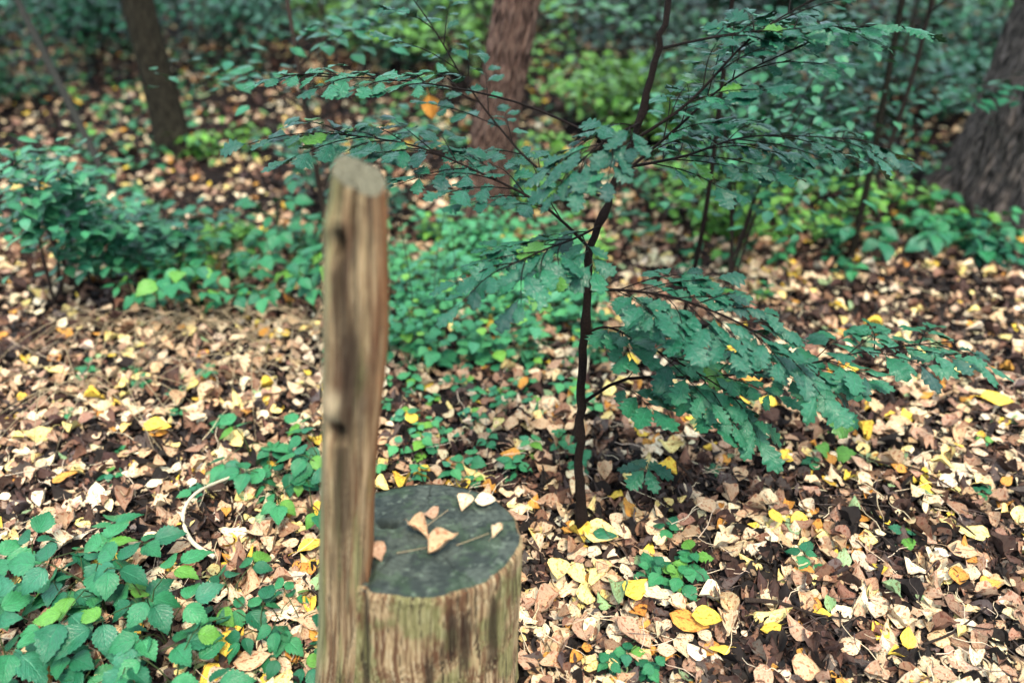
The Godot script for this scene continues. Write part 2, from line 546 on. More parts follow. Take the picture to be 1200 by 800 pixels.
func make_marked_leaves() -> void:
	var list := [
		[0.215, -1.235, 0.090, 5, 4, 0.4, 0.030, "broad pale yellow leaf with a green leaf on it at the young tree's foot"],
		[0.225, -1.230, 0.058, -1, 0, 0.2, 0.040, "dark green leaf lying on a broad pale yellow leaf"],
		[0.281, -1.071, 0.075, 4, 6, -0.6, 0.045, "bright yellow leaf overlapping a sandy one past the log seat"],
		[0.315, -1.060, 0.072, 0, 2, 0.5, 0.036, "sandy leaf half under a bright yellow leaf past the log seat"],
		[0.415, -0.985, 0.064, 4, 4, 0.3, 0.046, "bright yellow leaf lying on a long orange leaf"],
		[0.380, -0.990, 0.085, 6, 0, 0.4, 0.036, "long orange leaf under a bright yellow one"],
		[1.437, -1.763, 0.10, 4, 3, 0.1, 0.040, "largest bright yellow leaf, alone beyond the drooping branch"],
		[0.150, -1.120, 0.065, 5, 6, 1.2, 0.040, "rounded pale yellow leaf between young tree and log seat"],
		[0.188, -1.108, 0.060, 5, 2, 2.2, 0.042, "pale yellow leaf touching a rounded one between tree and log"],
		[0.105, -1.125, 0.070, 5, 4, 1.7, 0.040, "upright pale yellow leaf beside the rim of the log seat"],
		[0.645, -1.26, 0.055, 4, 0, 1.4, 0.050, "small bright orange-yellow leaf standing on edge in the litter"],
		[-1.02, -1.63, 0.085, 4, 2, 0.2, 0.045, "bright yellow leaf lying flat on litter past the brambles"],
		[-0.78, -1.58, 0.080, 5, 6, 0.9, 0.045, "curled pale yellow leaf between brambles and dry grass"],
		[-0.585, -0.92, 0.07, 4, 4, 1.3, 0.045, "bright yellow leaf beside the brambles at the log's flank"],
		[-0.53, -0.90, 0.075, 1, 0, -0.3, 0.040, "smooth sandy leaf beside a yellow one at the log's flank"]]
	for s in list:
		var d := Vector3(cos(s[5]), 0, sin(s[5]))
		var p := ground_at(s[0], s[1], s[6]) - d * float(s[2]) * 0.5
		var m: Material = M.sapling[2] if s[3] < 0 else M.dry[s[3]]
		var up := Vector3(rf(-0.2, 0.2), 1, rf(0.0, 0.3)) if s[2] != 0.055 else Vector3(0.3, 0.5, 1.0)
		tag(part(numbered("fallen_leaf"), L.fallen[s[4]], m, self, Transform3D(leaf_basis(d, up.normalized(), s[2]), p)), s[7], "leaf", "fallen leaves that stand out by their colour")

func make_log_seat() -> void:
	var base := Vector3(-0.17, 0.0, -0.886)
	var o := thing("log_seat", base, "weathered log seat with a tall upright post left standing as its backrest", "log seat")
	var top := 0.42
	# body of the log
	var st := begin()
	var pts := []
	var uvs := []
	var rows := 64
	var cols := 160
	for i in rows + 1:
		var v := float(i) / rows
		var h := lerpf(-0.04, top, v)
		var k := h / top
		for j in cols + 1:
			var f := TAU * j / cols - PI
			var n := fine.get_noise_2d(f * 60.0, h * 22.0) if absf(f) < 3.0 else 0.0
			var n2 := fine.get_noise_2d(f * 14.0 + 50.0, h * 16.0) if absf(f) < 2.6 else 0.0
			var r := 1.0 + 0.02 * n + 0.03 * n2
			r -= 0.05 * exp(-pow((f + 0.52 + 0.03 * n2) / 0.045, 2))
			for s in [[0.36, 0.34], [0.50, 0.28], [0.83, 0.25]]:
				r -= 0.022 * exp(-pow((f - s[0]) / 0.03, 2)) * smoothstep(s[1] - 0.1, s[1], h)
			var rim := smoothstep(top - 0.008, top, h) * 0.03
			var hx := lerpf(0.205, 0.172, pow(clampf(k, 0, 1), 0.7)) * (r - rim)
			var hz := lerpf(0.158, 0.132, pow(clampf(k, 0, 1), 0.7)) * (r - rim)
			pts.append(Vector3(lerpf(-0.018, 0.014, k) + sin(f) * hx, h, cos(f) * hz))
			uvs.append(Vector2(float(j) / cols, 1.0 - v))
	sheet(st, pts, uvs, rows + 1, cols + 1, 0)
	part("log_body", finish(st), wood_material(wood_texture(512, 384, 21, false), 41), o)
	# sawn top
	st = begin()
	pts = []
	uvs = []
	rows = 44
	for i in rows + 1:
		var q := 1.0 - float(i) / rows
		for j in cols + 1:
			var f := TAU * j / cols - PI
			var n2 := fine.get_noise_2d(f * 14.0 + 50.0, top * 16.0) if absf(f) < 2.6 else 0.0
			var n := fine.get_noise_2d(f * 60.0, top * 22.0) if absf(f) < 3.0 else 0.0
			var r := q * (0.972 + 0.02 * n + 0.03 * n2)
			var x := sin(f) * 0.172 * r
			var z := cos(f) * 0.132 * r
			var y := 0.004 * fine.get_noise_2d(x * 300.0, z * 300.0) * (1.0 - pow(q, 8.0)) + 0.0012 * sin(q * 80.0) * (1.0 - q)
			y -= 0.03 * exp(-pow((x + 0.068) / 0.020, 2) - pow((z + 0.028) / 0.007, 2))
			y -= 0.018 * exp(-pow((x + 0.082) / 0.008, 2) - pow((z - 0.075) / 0.03, 2))
			y -= 0.003 * smoothstep(0.9, 1.0, q)
			pts.append(Vector3(0.014 + x, top + y + 0.001, z))
			uvs.append(Vector2(0.5 + x / 0.36, 0.5 + z / 0.28))
	sheet(st, pts, uvs, rows + 1, cols + 1, 0)
	var sm := noise_material(0.05, [Color.WHITE, Color.WHITE], [0, 1], Vector3(1, 1, 1), 0.8, 0.1, false, 51)
	sm.albedo_texture = seat_texture()
	part("seat_top", finish(st), sm, o)
	# backrest post: height, middle x, half width, middle z
	var tab := [[0.02, -0.330, 0.0535, -0.83], [0.072, -0.324, 0.0525, -0.83], [0.327, -0.289, 0.0445, -0.83], [0.455, -0.274, 0.0415, -0.833], [0.528, -0.265, 0.0405, -0.838], [0.614, -0.253, 0.0405, -0.845], [0.695, -0.241, 0.0405, -0.851], [0.77, -0.229, 0.042, -0.857], [0.84, -0.219, 0.042, -0.862], [0.906, -0.212, 0.041, -0.867], [0.968, -0.206, 0.0395, -0.872], [1.015, -0.200, 0.0375, -0.876], [1.085, -0.191, 0.0300, -0.88], [1.2, -0.18, 0.028, -0.885]]
	st = begin()
	pts = []
	uvs = []
	rows = 170
	cols = 96
	var ring := []
	for i in rows + 1:
		var v := float(i) / rows
		for j in cols + 1:
			var f := TAU * j / cols - PI
			var ht := 1.077 - 0.55 * sin(f) * 0.031 - 0.02 * cos(f) * 0.045
			ht += 0.006 * fine.get_noise_1d(f * 55.0)
			var h := lerpf(0.02, ht, v)
			var a: Array = tab[0]
			var b: Array = tab[1]
			for k in tab.size() - 1:
				if h >= tab[k][0]:
					a = tab[k]
					b = tab[k + 1]
			var w: float = clampf((h - a[0]) / (b[0] - a[0]), 0, 1)
			var cx := lerpf(a[1], b[1], w)
			var hw := lerpf(a[2], b[2], w)
			var cz := lerpf(a[3], b[3], w)
			var n := fine.get_noise_2d(f * 40.0, h * 14.0) if absf(f) < 2.9 else 0.0
			var n2 := fine.get_noise_2d(f * 12.0 + 9.0, h * 26.0) if absf(f) < 2.6 else 0.0
			var sq := pow(pow(absf(sin(f)), 3.0) + pow(absf(cos(f)), 3.0), -1.0 / 3.0)
			var r := sq * (1.0 + 0.045 * n + 0.05 * n2)
			r += 0.16 * knot(f, h, -0.45, 0.765, 0.4, 0.022) - 0.5 * knot(f, h, -0.25, 0.722, 0.2, 0.013)
			r += 0.14 * knot(f, h, -0.7, 1.03, 0.4, 0.02) - 0.55 * knot(f, h, -0.40, 1.003, 0.2, 0.02) - 0.16 * knot(f, h, -0.30, 0.955, 0.1, 0.05)
			r -= 0.34 * exp(-pow((f - 0.12 - 0.2 * (h - 1.0)) / 0.06, 2)) * smoothstep(0.99, 1.06, h)
			r -= 0.12 * exp(-pow((f + 0.35) / 0.05, 2)) * smoothstep(1.03, 1.07, h)
			r -= 0.10 * exp(-pow((f - 0.6) / 0.07, 2)) * smoothstep(1.0, 1.08, h)
			var p := Vector3(cx + sin(f) * hw * r, h, cz + cos(f) * (hw + 0.014) * r) - base
			p.y = h
			pts.append(p)
			uvs.append(Vector2(float(j) / cols, 1.0 - v))
			if i == rows: ring.append(p)
	sheet(st, pts, uvs, rows + 1, cols + 1, 0)
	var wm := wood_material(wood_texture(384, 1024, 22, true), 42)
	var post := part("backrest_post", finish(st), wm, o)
	st = begin()
	pts = []
	uvs = []
	var mid := Vector3.ZERO
	for k in cols: mid += ring[k] / cols
	for i in 13:
		var q := 1.0 - i / 12.0
		for j in cols + 1:
			var p: Vector3 = mid.lerp(ring[j], q)
			p.y += 0.003 * fine.get_noise_2d(p.x * 700.0, p.z * 250.0) * (1.0 - pow(q, 6.0)) - 0.001 * (1.0 - q)
			pts.append(p)
			uvs.append(Vector2(0.5 + (p.x - mid.x) / 0.09, 0.5 + (p.z - mid.z) / 0.09))
	sheet(st, pts, uvs, 13, cols + 1, 0)
	var cap := noise_material(0.02, [lin(0.04, 0.036, 0.024), lin(0.10, 0.088, 0.056), lin(0.16, 0.145, 0.10)], [0.2, 0.5, 0.85], Vector3(1, 2, 1), 0.85, 0.3, false, 61)
	part("sawn_end", finish(st), cap, post)
	# leaves lying on the seat
	var sl := [
		[-0.174, -0.902, 0.046, 1, 9, 0.6, "sandy brown curled leaf in the middle of the sawn log seat"],
		[-0.146, -0.934, 0.036, 3, 12, 2.4, "small dull brown leaf behind the curled one on the log seat"],
		[-0.117, -0.854, 0.056, 1, 10, -0.5, "largest sandy leaf on the log seat, touching a dry stalk"],
		[-0.083, -0.970, 0.040, 0, 1, 1.9, "cream leaf with a torn edge near the back rim of the log seat"],
		[-0.048, -0.959, 0.040, 2, 4, 0.1, "smooth oval cream leaf on the back rim of the log seat"],
		[-0.030, -0.880, 0.036, 0, 13, -1.0, "small rolled tan leaf alone near the rim of the log seat"],
		[-0.226, -0.845, 0.040, 3, 14, 1.2, "pinkish brown leaf wedged between the post and the log seat"]]
	for s in sl:
		var d := Vector3(cos(s[5]), 0, sin(s[5]))
		var p := Vector3(s[0], top + 0.010, s[1]) - d * float(s[2]) * 0.5
		var lf := part(numbered("fallen_leaf"), L.fallen[s[4]], M.dry[s[3]], self, Transform3D(leaf_basis(d, Vector3(rf(-0.15, 0.15), 1, rf(-0.15, 0.15)).normalized(), s[2]), p))
		tag(lf, s[6], "leaf", "leaves lying on the log seat")
	for s in [[Vector3(-0.095, 0.424, -0.862), Vector3(-0.04, 0.427, -0.886), "thin dry leaf stalk lying beside the largest leaf on the seat"], [Vector3(-0.195, 0.424, -0.845), Vector3(-0.145, 0.425, -0.856), "thin pale stalk lying across the seat near its post"], [Vector3(-0.15, 0.425, -0.905), Vector3(-0.115, 0.428, -0.94), "short dark stalk at the middle of the sawn seat"]]:
		st = begin()
		var c := curve([s[0], (s[0] + s[1]) * 0.5 + Vector3(0, 0.003, 0.003), s[1]], 5)
		tube(st, c, taper(6, 0.0012, 0.0009), 4, 0)
		tag(part(numbered("dry_stalk"), finish(st), M.straw, self), s[2], "stalk", "stalks on the log seat")

# ---------------------------------------------------------------- the young tree
func grow_branch(o: Node3D, points: Array, r0: float, leaves: int, size: float, hang: float, wide: float, from := 0.22) -> void:
	var st := begin()
	var c := curve(points, 14)
	var n := tube(st, c, taper(15, r0, 0.0012), 6, 0)
	var spots := []
	var per := 6
	var twigs := maxi(2, leaves / per)
	for k in twigs:
		var t := minf(lerpf(from, 1.0, (k + rf(0.1, 0.9)) / twigs), 0.995)
		var i := mini(int(t * 14), 13)
		var p: Vector3 = c[i].lerp(c[i + 1], t * 14 - i)
		var along: Vector3 = (c[i + 1] - c[i]).normalized()
		var side := along.cross(Vector3.UP).normalized() * (1.0 if k % 2 == 0 else -1.0)
		var out := (along * rf(0.5, 1.1) + side * rf(0.35, 1.1) + Vector3(0, rf(-0.1, 0.15), 0)).normalized()
		if k == twigs - 1:
			p = c[12]
			out = along
		var reach := wide * rf(0.55, 1.15) + 0.02
		var q := p + out * reach
		q.y -= hang * reach * 0.7
		var tw := curve([p, p.lerp(q, 0.5) + Vector3(rf(-0.008, 0.008), 0.01, rf(-0.008, 0.008)), q], 5)
		n = tube(st, tw, taper(6, 0.0017, 0.0008), 4, n)
		var turn := out.cross(Vector3.UP).normalized()
		for m in per:
			var u := lerpf(0.3, 1.0, float(m) / (per - 1)) * 5.0
			var a := mini(int(u), 4)
			var root: Vector3 = tw[a].lerp(tw[a + 1], u - a)
			var sgn := 1.0 if m % 2 == 0 else -1.0
			var dir := (out * rf(0.4, 0.9) + turn * sgn * rf(0.5, 1.1) + Vector3(0, -hang * rf(0.2, 1.0) + rf(-0.15, 0.1), 0)).normalized()
			if m == per - 1: dir = (out + Vector3(0, -hang * 0.5, 0)).normalized()
			var up := Vector3(rf(-0.45, 0.45), 1.0, rf(-0.35, 0.5)).normalized()
			spots.append(Transform3D(leaf_basis(dir, up, size * rf(0.65, 1.25)), root))
	var b := part("branch", finish(st), M.bark_young, o)
	for k in spots.size():
		if k % 11 < 3: part("leaf", L.sapling[rng.randi() % 5], M.sapling[[0, 0, 1, 1, 2, 2, 3, 4][rng.randi() % 8]], b, spots[k])
	var more := SurfaceTool.new()
	for k in spots.size():
		if k % 11 >= 3: more.append_from(L.sapling[rng.randi() % 5], 0, spots[k])
	part("foliage", more.commit(), M.sapling[rng.randi() % 3], b).set_meta("kind", "stuff")

func make_sapling() -> void:
	var base := ground_at(0.174, -1.26, -0.01)
	var o := thing("young_tree", base, "slender young tree with lobed dark green leaves and a bare lower stem", "tree")
	var path := []
	for p in [Vector3(0.174, -0.030, -1.260), Vector3(0.170, 0.090, -1.291), Vector3(0.160, 0.219, -1.327), Vector3(0.164, 0.367, -1.370), Vector3(0.168, 0.526, -1.414), Vector3(0.172, 0.682, -1.450), Vector3(0.209, 0.808, -1.480), Vector3(0.255, 0.929, -1.509), Vector3(0.290, 1.089, -1.539), Vector3(0.313, 1.213, -1.567), Vector3(0.345, 1.464, -1.621), Vector3(0.350, 1.680, -1.631)]:
		path.append(p - base)
	var st := begin()
	var c := curve(path, 60)
	var rad := []
	for i in range(2, 61): c[i] += Vector3(0.010 * fine.get_noise_1d(i * 9.0 + 40.0), 0, 0.008 * fine.get_noise_1d(i * 9.0 + 400.0))
	for i in 61:
		rad.append(lerpf(0.0125, 0.005, pow(i / 60.0, 0.9)) * (1.0 + 0.14 * fine.get_noise_1d(i * 22.0) + (0.28 if i % 9 == 4 else 0.0)) + (0.010 * pow(1.0 - i / 60.0, 22.0)))
	tube(st, c, rad, 12, 0)
	part("trunk", finish(st), M.bark_young, o)
	var B := [
		[[0.164, 0.340, -1.363, 0.258, 0.411, -1.363, 0.399, 0.440, -1.331, 0.591, 0.463, -1.327, 0.801, 0.476, -1.380, 1.053, 0.446, -1.470], 0.0042, 38, 0.070, 0.12, 0.09],
		[[0.170, 0.605, -1.432, 0.242, 0.635, -1.380, 0.348, 0.645, -1.324, 0.486, 0.602, -1.284, 0.625, 0.514, -1.272], 0.0036, 34, 0.066, 0.22, 0.10],
		[[0.168, 0.506, -1.407, 0.214, 0.538, -1.386, 0.294, 0.528, -1.325, 0.406, 0.486, -1.275, 0.502, 0.429, -1.250], 0.003, 18, 0.068, 0.25, 0.08],
		[[0.173, 0.696, -1.454, 0.070, 0.777, -1.502, -0.070, 0.833, -1.555, -0.234, 0.879, -1.614, -0.443, 0.892, -1.657], 0.0036, 36, 0.062, 0.15, 0.10],
		[[0.192, 0.748, -1.466, 0.130, 0.762, -1.371, 0.060, 0.766, -1.304, -0.012, 0.756, -1.252], 0.003, 18, 0.066, 0.35, 0.07],
		[[0.254, 0.922, -1.505, 0.362, 0.995, -1.521, 0.489, 1.113, -1.576, 0.636, 1.180, -1.639], 0.004, 20, 0.062, 0.12, 0.09],
		[[0.224, 0.845, -1.488, 0.344, 0.925, -1.555, 0.478, 1.018, -1.625, 0.654, 1.067, -1.725], 0.0036, 22, 0.062, 0.12, 0.10],
		[[0.237, 0.867, -1.493, 0.385, 0.852, -1.608, 0.596, 0.850, -1.766, 0.944, 0.793, -1.911], 0.0036, 34, 0.062, 0.2, 0.13],
		[[0.264, 0.956, -1.513, 0.231, 0.968, -1.436, 0.172, 0.958, -1.375, 0.123, 0.932, -1.330], 0.0028, 13, 0.062, 0.3, 0.05],
		[[0.294, 1.094, -1.542, 0.439, 1.113, -1.586, 0.582, 1.115, -1.626, 0.794, 1.111, -1.685], 0.003, 20, 0.058, 0.1, 0.09],
		[[0.209, 0.802, -1.478, 0.068, 0.784, -1.711, -0.034, 0.843, -1.863, -0.121, 0.936, -1.944, -0.220, 1.076, -2.025, -0.327, 1.190, -2.099], 0.0036, 22, 0.058, 0.1, 0.10],
		[[0.238, 0.900, -1.501, 0.024, 0.971, -1.595, -0.214, 1.007, -1.643, -0.452, 1.014, -1.664], 0.003, 16, 0.058, 0.1, 0.07]]
	for b in B:
		var pts := []
		for k in range(0, b[0].size(), 3): pts.append(Vector3(b[0][k], b[0][k + 1], b[0][k + 2]) - base)
		grow_branch(o, pts, b[1], int(b[2] * 3.6), b[3] * 0.88, b[4], b[5] * 1.5, 0.5 if b[2] == 16 else 0.16)

# ---------------------------------------------------------------- low plants
func herb_parts(o: Node3D, tall: float, size: float, levels: int, joined: bool, mats: Array) -> void:
	var st := begin()
	var lean := Vector3(rf(-0.3, 0.3), 1, rf(-0.3, 0.3)) * tall
	var c := curve([Vector3(0, -0.02, 0), lean * 0.5 + Vector3(rf(-0.01, 0.01), 0, rf(-0.01, 0.01)), lean], 6)
	tube(st, c, taper(7, 0.0016, 0.001), 4, 0)
	part("stem", finish(st), M.stem, o)
	var spots := []
	var a := rf(0, TAU)
	for k in levels:
		var p: Vector3 = c[mini(6, int(lerpf(2, 6, float(k) / maxi(levels - 1, 1))))]
		a += PI * 0.5 + rf(-0.3, 0.3)
		for s in 2:
			var f := a + PI * s + rf(-0.25, 0.25)
			var dir := Vector3(cos(f), rf(-0.3, 0.25), sin(f)).normalized()
			var up := Vector3(rf(-0.3, 0.3), 1, rf(-0.3, 0.3))
			spots.append(Transform3D(leaf_basis(dir, up, size * rf(0.75, 1.15) * (1.0 - 0.12 * k)), p))
	leaves_on(o, spots, L.herb, mats, joined)

func leaves_on(o: Node3D, spots: Array, shapes: Array, mats: Array, joined: bool) -> void:
	if joined:
		var st := SurfaceTool.new()
		for s in spots: st.append_from(shapes[rng.randi() % shapes.size()], 0, s)
		part("foliage", st.commit(), mats[rng.randi() % mats.size()], o).set_meta("kind", "stuff")
		return
	for s in spots:
		part("leaf", shapes[rng.randi() % shapes.size()], mats[[0, 0, 1, 1, 2, 2, 3, 4][rng.randi() % 8]], o, s)

func bramble_parts(o: Node3D, reach: float, tall: float, size: float, sprays: int, joined: bool) -> void:
	var st := begin()
	var n := 0
	var spots := []
	for k in sprays:
		var f := TAU * k / sprays + rf(-0.5, 0.5)
		var out := Vector3(cos(f), 0, sin(f))
		var q := out * reach * rf(0.4, 1.0) + Vector3(0, tall * rf(0.55, 1.1), 0)
		n = tube(st, curve([Vector3(0, -0.02, 0), Vector3(out.x * reach * 0.15, tall * 0.6, out.z * reach * 0.15), q], 5), taper(6, 0.0018, 0.001), 4, n)
		for s in 3:
			var g := f + (s - 1) * rf(0.9, 1.25)
			var dir := Vector3(cos(g), rf(-0.7, 0.2), sin(g)).normalized()
			var at := q + dir * 0.004
			if s == 1: at += out * size * 0.22
			spots.append(Transform3D(leaf_basis(dir, Vector3(rf(-0.55, 0.55), 1, rf(-0.55, 0.55)), size * (1.1 if s == 1 else 0.92) * rf(0.88, 1.1)), at))
		n = tube(st, [q, q + out * size * 0.22], [0.001, 0.0009], 4, n)
	part("stem", finish(st), M.stem, o)
	leaves_on(o, spots, L.bramble, M.herb, joined)

func plant_zone(kind: String, count: int, x0: float, x1: float, z0: float, z1: float, where: String, tall: float, size: float, joined_beyond: float, keep := 1.0) -> void:
	var protos := {}
	var placed := []
	var tries := 0
	var look: String
	while placed.size() < count and tries < count * 30:
		tries += 1
		var z := rf(z0, z1)
		var side := z / ((z0 + z1) * 0.5)
		var x := rf(x0, x1) * side
		if blocked(x, z): continue
		var near := false
		for p in placed:
			if Vector2(p.x - x, p.y - z).length() < size * 0.9 * keep: near = true
		if near: continue
		placed.append(Vector2(x, z))
		var joined := z < joined_beyond
		var key := "%s%d%s" % [kind, rng.randi() % 5, joined]
		look = "bramble plant with three-part green leaves" if kind == "bramble" else "low herb with toothed leaves"
		var called := "bramble_plant" if kind == "bramble" else "low_herb"
		var o: Node3D
		if protos.has(key):
			o = protos[key].duplicate()
			o.name = numbered(called)
			add_child(o)
		else:
			o = thing(called, Vector3.ZERO, look + " growing " + where, "plant", "plants growing " + where)
			protos[key] = o
			if kind == "bramble": bramble_parts(o, size * rf(1.0, 1.7), tall * rf(0.7, 1.2), size, 3 + rng.randi() % 2, joined)
			else: herb_parts(o, tall * rf(0.7, 1.2), size, 3 + rng.randi() % 2, joined, M.carpet if "carpet" in where or "behind the log" in where else M.herb)
		o.position = ground_at(x, z)
		o.rotation.y = rf(0, TAU)
		o.scale = Vector3.ONE * rf(0.75, 1.25)
		var big := o.scale.x
		o.set_meta("label", ("small " if big < 0.92 else "large " if big > 1.09 else "") + look + " growing " + where)

func make_low_plants() -> void:
	plant_zone("bramble", 20, -1.2, -0.74, -0.80, -1.22, "in the thick patch beside the log seat", 0.12, 0.056, -9.0, 1.2)
	plant_zone("bramble", 8, -0.70, -0.46, -1.3, -1.62, "just beyond the pale curved stem", 0.09, 0.052, -9.0)
	plant_zone("bramble", 5, -0.58, -0.43, -0.86, -1.1, "against the flank of the log seat", 0.07, 0.046, -9.0)
	plant_zone("herb", 190, -0.62, 0.34, -1.95, -3.05, "in the green carpet before the leaning brown tree", 0.13, 0.056, -2.45, 0.55)
	plant_zone("herb", 44, -0.52, 0.30, -1.42, -2.05, "scattered on litter behind the log seat", 0.05, 0.046, -9.0)
	plant_zone("bramble", 48, -1.55, -0.62, -2.25, -3.0, "in the thicket beyond the dry grass", 0.17, 0.056, -2.5, 1.0)
	plant_zone("herb", 5, 0.27, 0.48, -1.06, -1.25, "at the foot of the young tree", 0.05, 0.05, -9.0)
	plant_zone("herb", 3, 0.2, 0.3, -0.86, -0.95, "on litter close by the log seat", 0.06, 0.046, -9.0)
	plant_zone("herb", 13, 0.42, 1.35, -0.95, -1.95, "alone on open litter around the drooping branch", 0.035, 0.036, -9.0, 4.0)
	plant_zone("herb", 12, -1.3, -0.6, -1.35, -2.0, "alone on open litter near the dry grass", 0.035, 0.044, -9.0, 2.0)
	plant_zone("bramble", 16, 1.5, 2.3, -2.75, -3.4, "around the foot of the thick grey trunk", 0.12, 0.075, -2.5)
	plant_zone("herb", 14, 0.7, 1.5, -2.4, -2.9, "before the bushes by the thin dark stem", 0.08, 0.05, -2.5)
	# sprig under the low branch
	var o := thing("seedling", ground_at(0.34, -1.3), "small seedling with a cluster of dark leaves beneath the drooping branch", "plant")
	var st := begin()
	tube(st, curve([Vector3(0, -0.02, 0), Vector3(0.0, 0.09, 0.01), Vector3(-0.02, 0.19, 0.0)], 6), taper(7, 0.0018, 0.0011), 5, 0)
	part("stem", finish(st), M.twig, o)
	for k in 6:
		var f := TAU * k / 6.0 + 0.3
		part("leaf", L.sapling[k % 5], M.sapling[k % 3], o, Transform3D(leaf_basis(Vector3(cos(f), -0.15, sin(f)), Vector3(0, 1, 0.2), 0.062), Vector3(-0.02, 0.185 - 0.004 * k, 0)))
	# bright green leaf pair standing up out of the litter
	o = thing("seedling", ground_at(0.88, -1.523), "bright fresh green broad leaf pair standing up from open litter", "plant")
	st = begin()
	tube(st, [Vector3(0, -0.02, 0), Vector3(0, 0.02, 0)], [0.0018, 0.0014], 5, 0)
	part("stem", finish(st), M.stem, o)
	part("leaf", L.herb[0], M.herb[3], o, Transform3D(leaf_basis(Vector3(-0.5, 0.45, 0.2), Vector3(0.2, 1, 0.7), 0.06), Vector3(0, 0.02, 0)))
	part("leaf", L.herb[1], M.herb[3], o, Transform3D(leaf_basis(Vector3(0.6, 0.3, 0.3), Vector3(-0.2, 1, 0.7), 0.056), Vector3(0, 0.02, 0)))

# ---------------------------------------------------------------- stalks, twigs and dry grass
func make_twigs() -> void:
	var st := begin()
	var pts := []
	for p in [[-0.73, 0.03, -1.40], [-0.775, 0.055, -1.31], [-0.785, 0.05, -1.24], [-0.75, 0.03, -1.18], [-0.69, 0.012, -1.15]]: pts.append(Vector3(p[0], p[1] + 0.035 + height(p[0], p[2]), p[2]))
	tube(st, curve(pts, 18), taper(19, 0.0036, 0.0055), 7, 0)
	tag(part(numbered("curved_stem"), finish(st), M.pale, self), "pale bare stem curving in a hook over the litter", "stem")
	var list := [[1.02, -1.45, 0.30, 0.55], [0.62, -1.02, 0.22, 0.2], [0.95, -0.98, 0.2, -0.5], [-0.55, -1.62, 0.3, 0.1], [-0.95, -1.6, 0.34, 0.5], [0.3, -1.75, 0.26, -0.2], [0.08, -1.62, 0.22, 0.9], [1.3, -1.9, 0.4, 0.35], [0.75, -1.75, 0.25, -0.8], [-0.42, -1.38, 0.2, 0.8], [0.45, -1.45, 0.2, 1.3], [1.12, -1.2, 0.18, 1.1]]
	var place := ["beside the yellow leaf past the drooping branch", "on open litter this side of the young tree", "half buried in open dark litter", "between the dry grass and the log seat", "near the dry grass", "behind the young tree", "between the log seat and the green carpet", "far out on the open litter", "under the drooping branch", "behind the log post", "at the young tree's foot", "on bare dark soil"]
	for k in list.size():
		var a: Array = list[k]
		var d := Vector3(cos(a[3]), 0, sin(a[3])) * float(a[2])
		var side := Vector3(-d.z, 0, d.x)
		var c := []
		for i in 4:
			var q := Vector3(a[0], 0, a[1]) + d * (i / 3.0 - 0.5) + side * rf(-0.06, 0.06)
			q.y = height(q.x, q.z) + 0.02 + rf(0, 0.01)
			c.append(q)
		var s2 := begin()
		var cc := curve(c, 9)
		var n := tube(s2, cc, taper(10, rf(0.003, 0.006), 0.0015), 6, 0)
		tube(s2, [cc[5], cc[5] + d * 0.12 + side * 0.15 + Vector3(0, 0.01, 0), cc[5] + d * 0.28 + side * 0.22], [0.002, 0.0015, 0.0008], 5, n)
		tag(part(numbered("twig"), finish(s2), M.twig, self), "thin dark forked twig lying " + place[k], "twig", "twigs on the litter")
	# dry grass bent over the edge of the thicket
	for k in 12:
		var x := rf(-1.45, -0.62)
		var z := rf(-1.85, -2.35)
		var o := thing("dry_grass_tuft", ground_at(x, z), "tuft of bent straw-coloured grass at the edge of the thicket", "grass tuft", "dry grass along the thicket")
		var s3 := begin()
		var n := 0
		for b in 9:
			var f := rf(0, TAU)
			var out := Vector3(cos(f), 0, sin(f) * 0.8 + 0.25)
			var len := rf(0.16, 0.38)
			var root := Vector3(rf(-0.04, 0.04), -0.01, rf(-0.04, 0.04))
			n = tube(s3, curve([root, root + out * len * 0.35 + Vector3(0, len * 0.38, 0), root + out * len * 0.8 + Vector3(0, len * 0.3, 0), root + out * len * 1.15 + Vector3(0, 0.025, 0)], 8), taper(9, 0.0019, 0.0009), 3, n)
		part("stalks", finish(s3), M.straw, o).set_meta("kind", "stuff")
	for k in 5:
		var q := [[-0.32, -1.95], [-0.22, -2.1], [0.28, -2.0], [-0.5, -2.0], [0.05, -1.98]]
		var o := thing("grass_tuft", ground_at(q[k][0], q[k][1]), "small tuft of thin green grass at the near edge of the green carpet", "grass tuft", "green grass tufts")
		var s3 := begin()
		var n := 0
		for b in 14:
			var f := rf(0, TAU)
			var out := Vector3(cos(f), 0, sin(f))
			var len := rf(0.08, 0.2)
			n = tube(s3, curve([Vector3.ZERO, out * len * 0.25 + Vector3(0, len * 0.6, 0), out * len * 0.7 + Vector3(0, len * 0.55, 0)], 6), taper(7, 0.0014, 0.0005), 3, n)
		part("blades", finish(s3), M.herb[1], o).set_meta("kind", "stuff")
	# straw and stalks strewn over the litter
	var sp := []
	var sc := []
	var s4 := begin()
	tube(s4, curve([Vector3(-0.5, 0, 0), Vector3(-0.1, 0.03, 0.05), Vector3(0.25, 0.02, -0.03), Vector3(0.5, 0, 0.02)], 6), taper(7, 0.011, 0.006), 4, 0)
	for i in 1500:
		var d := 0.6 + 2.4 * rng.randf()
		var x := rf(-1, 1) * (0.8 * d + 0.5)
		if blocked(x, -d): continue
		var l := rf(0.03, 0.14)
		sp.append(Transform3D(Basis.from_euler(Vector3(rf(-0.2, 0.2), rf(0, TAU), rf(-0.25, 0.25))).scaled_local(Vector3(l, 0.1, 0.1)), ground_at(x, -d, rf(0.015, 0.035))))
		sc.append(jitter([0.05, 0.03, 0.022] if rng.randf() < 0.5 else [0.45, 0.34, 0.22]))
	var straw := StandardMaterial3D.new()
	straw.vertex_color_use_as_albedo = true
	straw.roughness = 0.75
	var so := scatter("strewn_straw", finish(s4), straw, sp, sc, self)
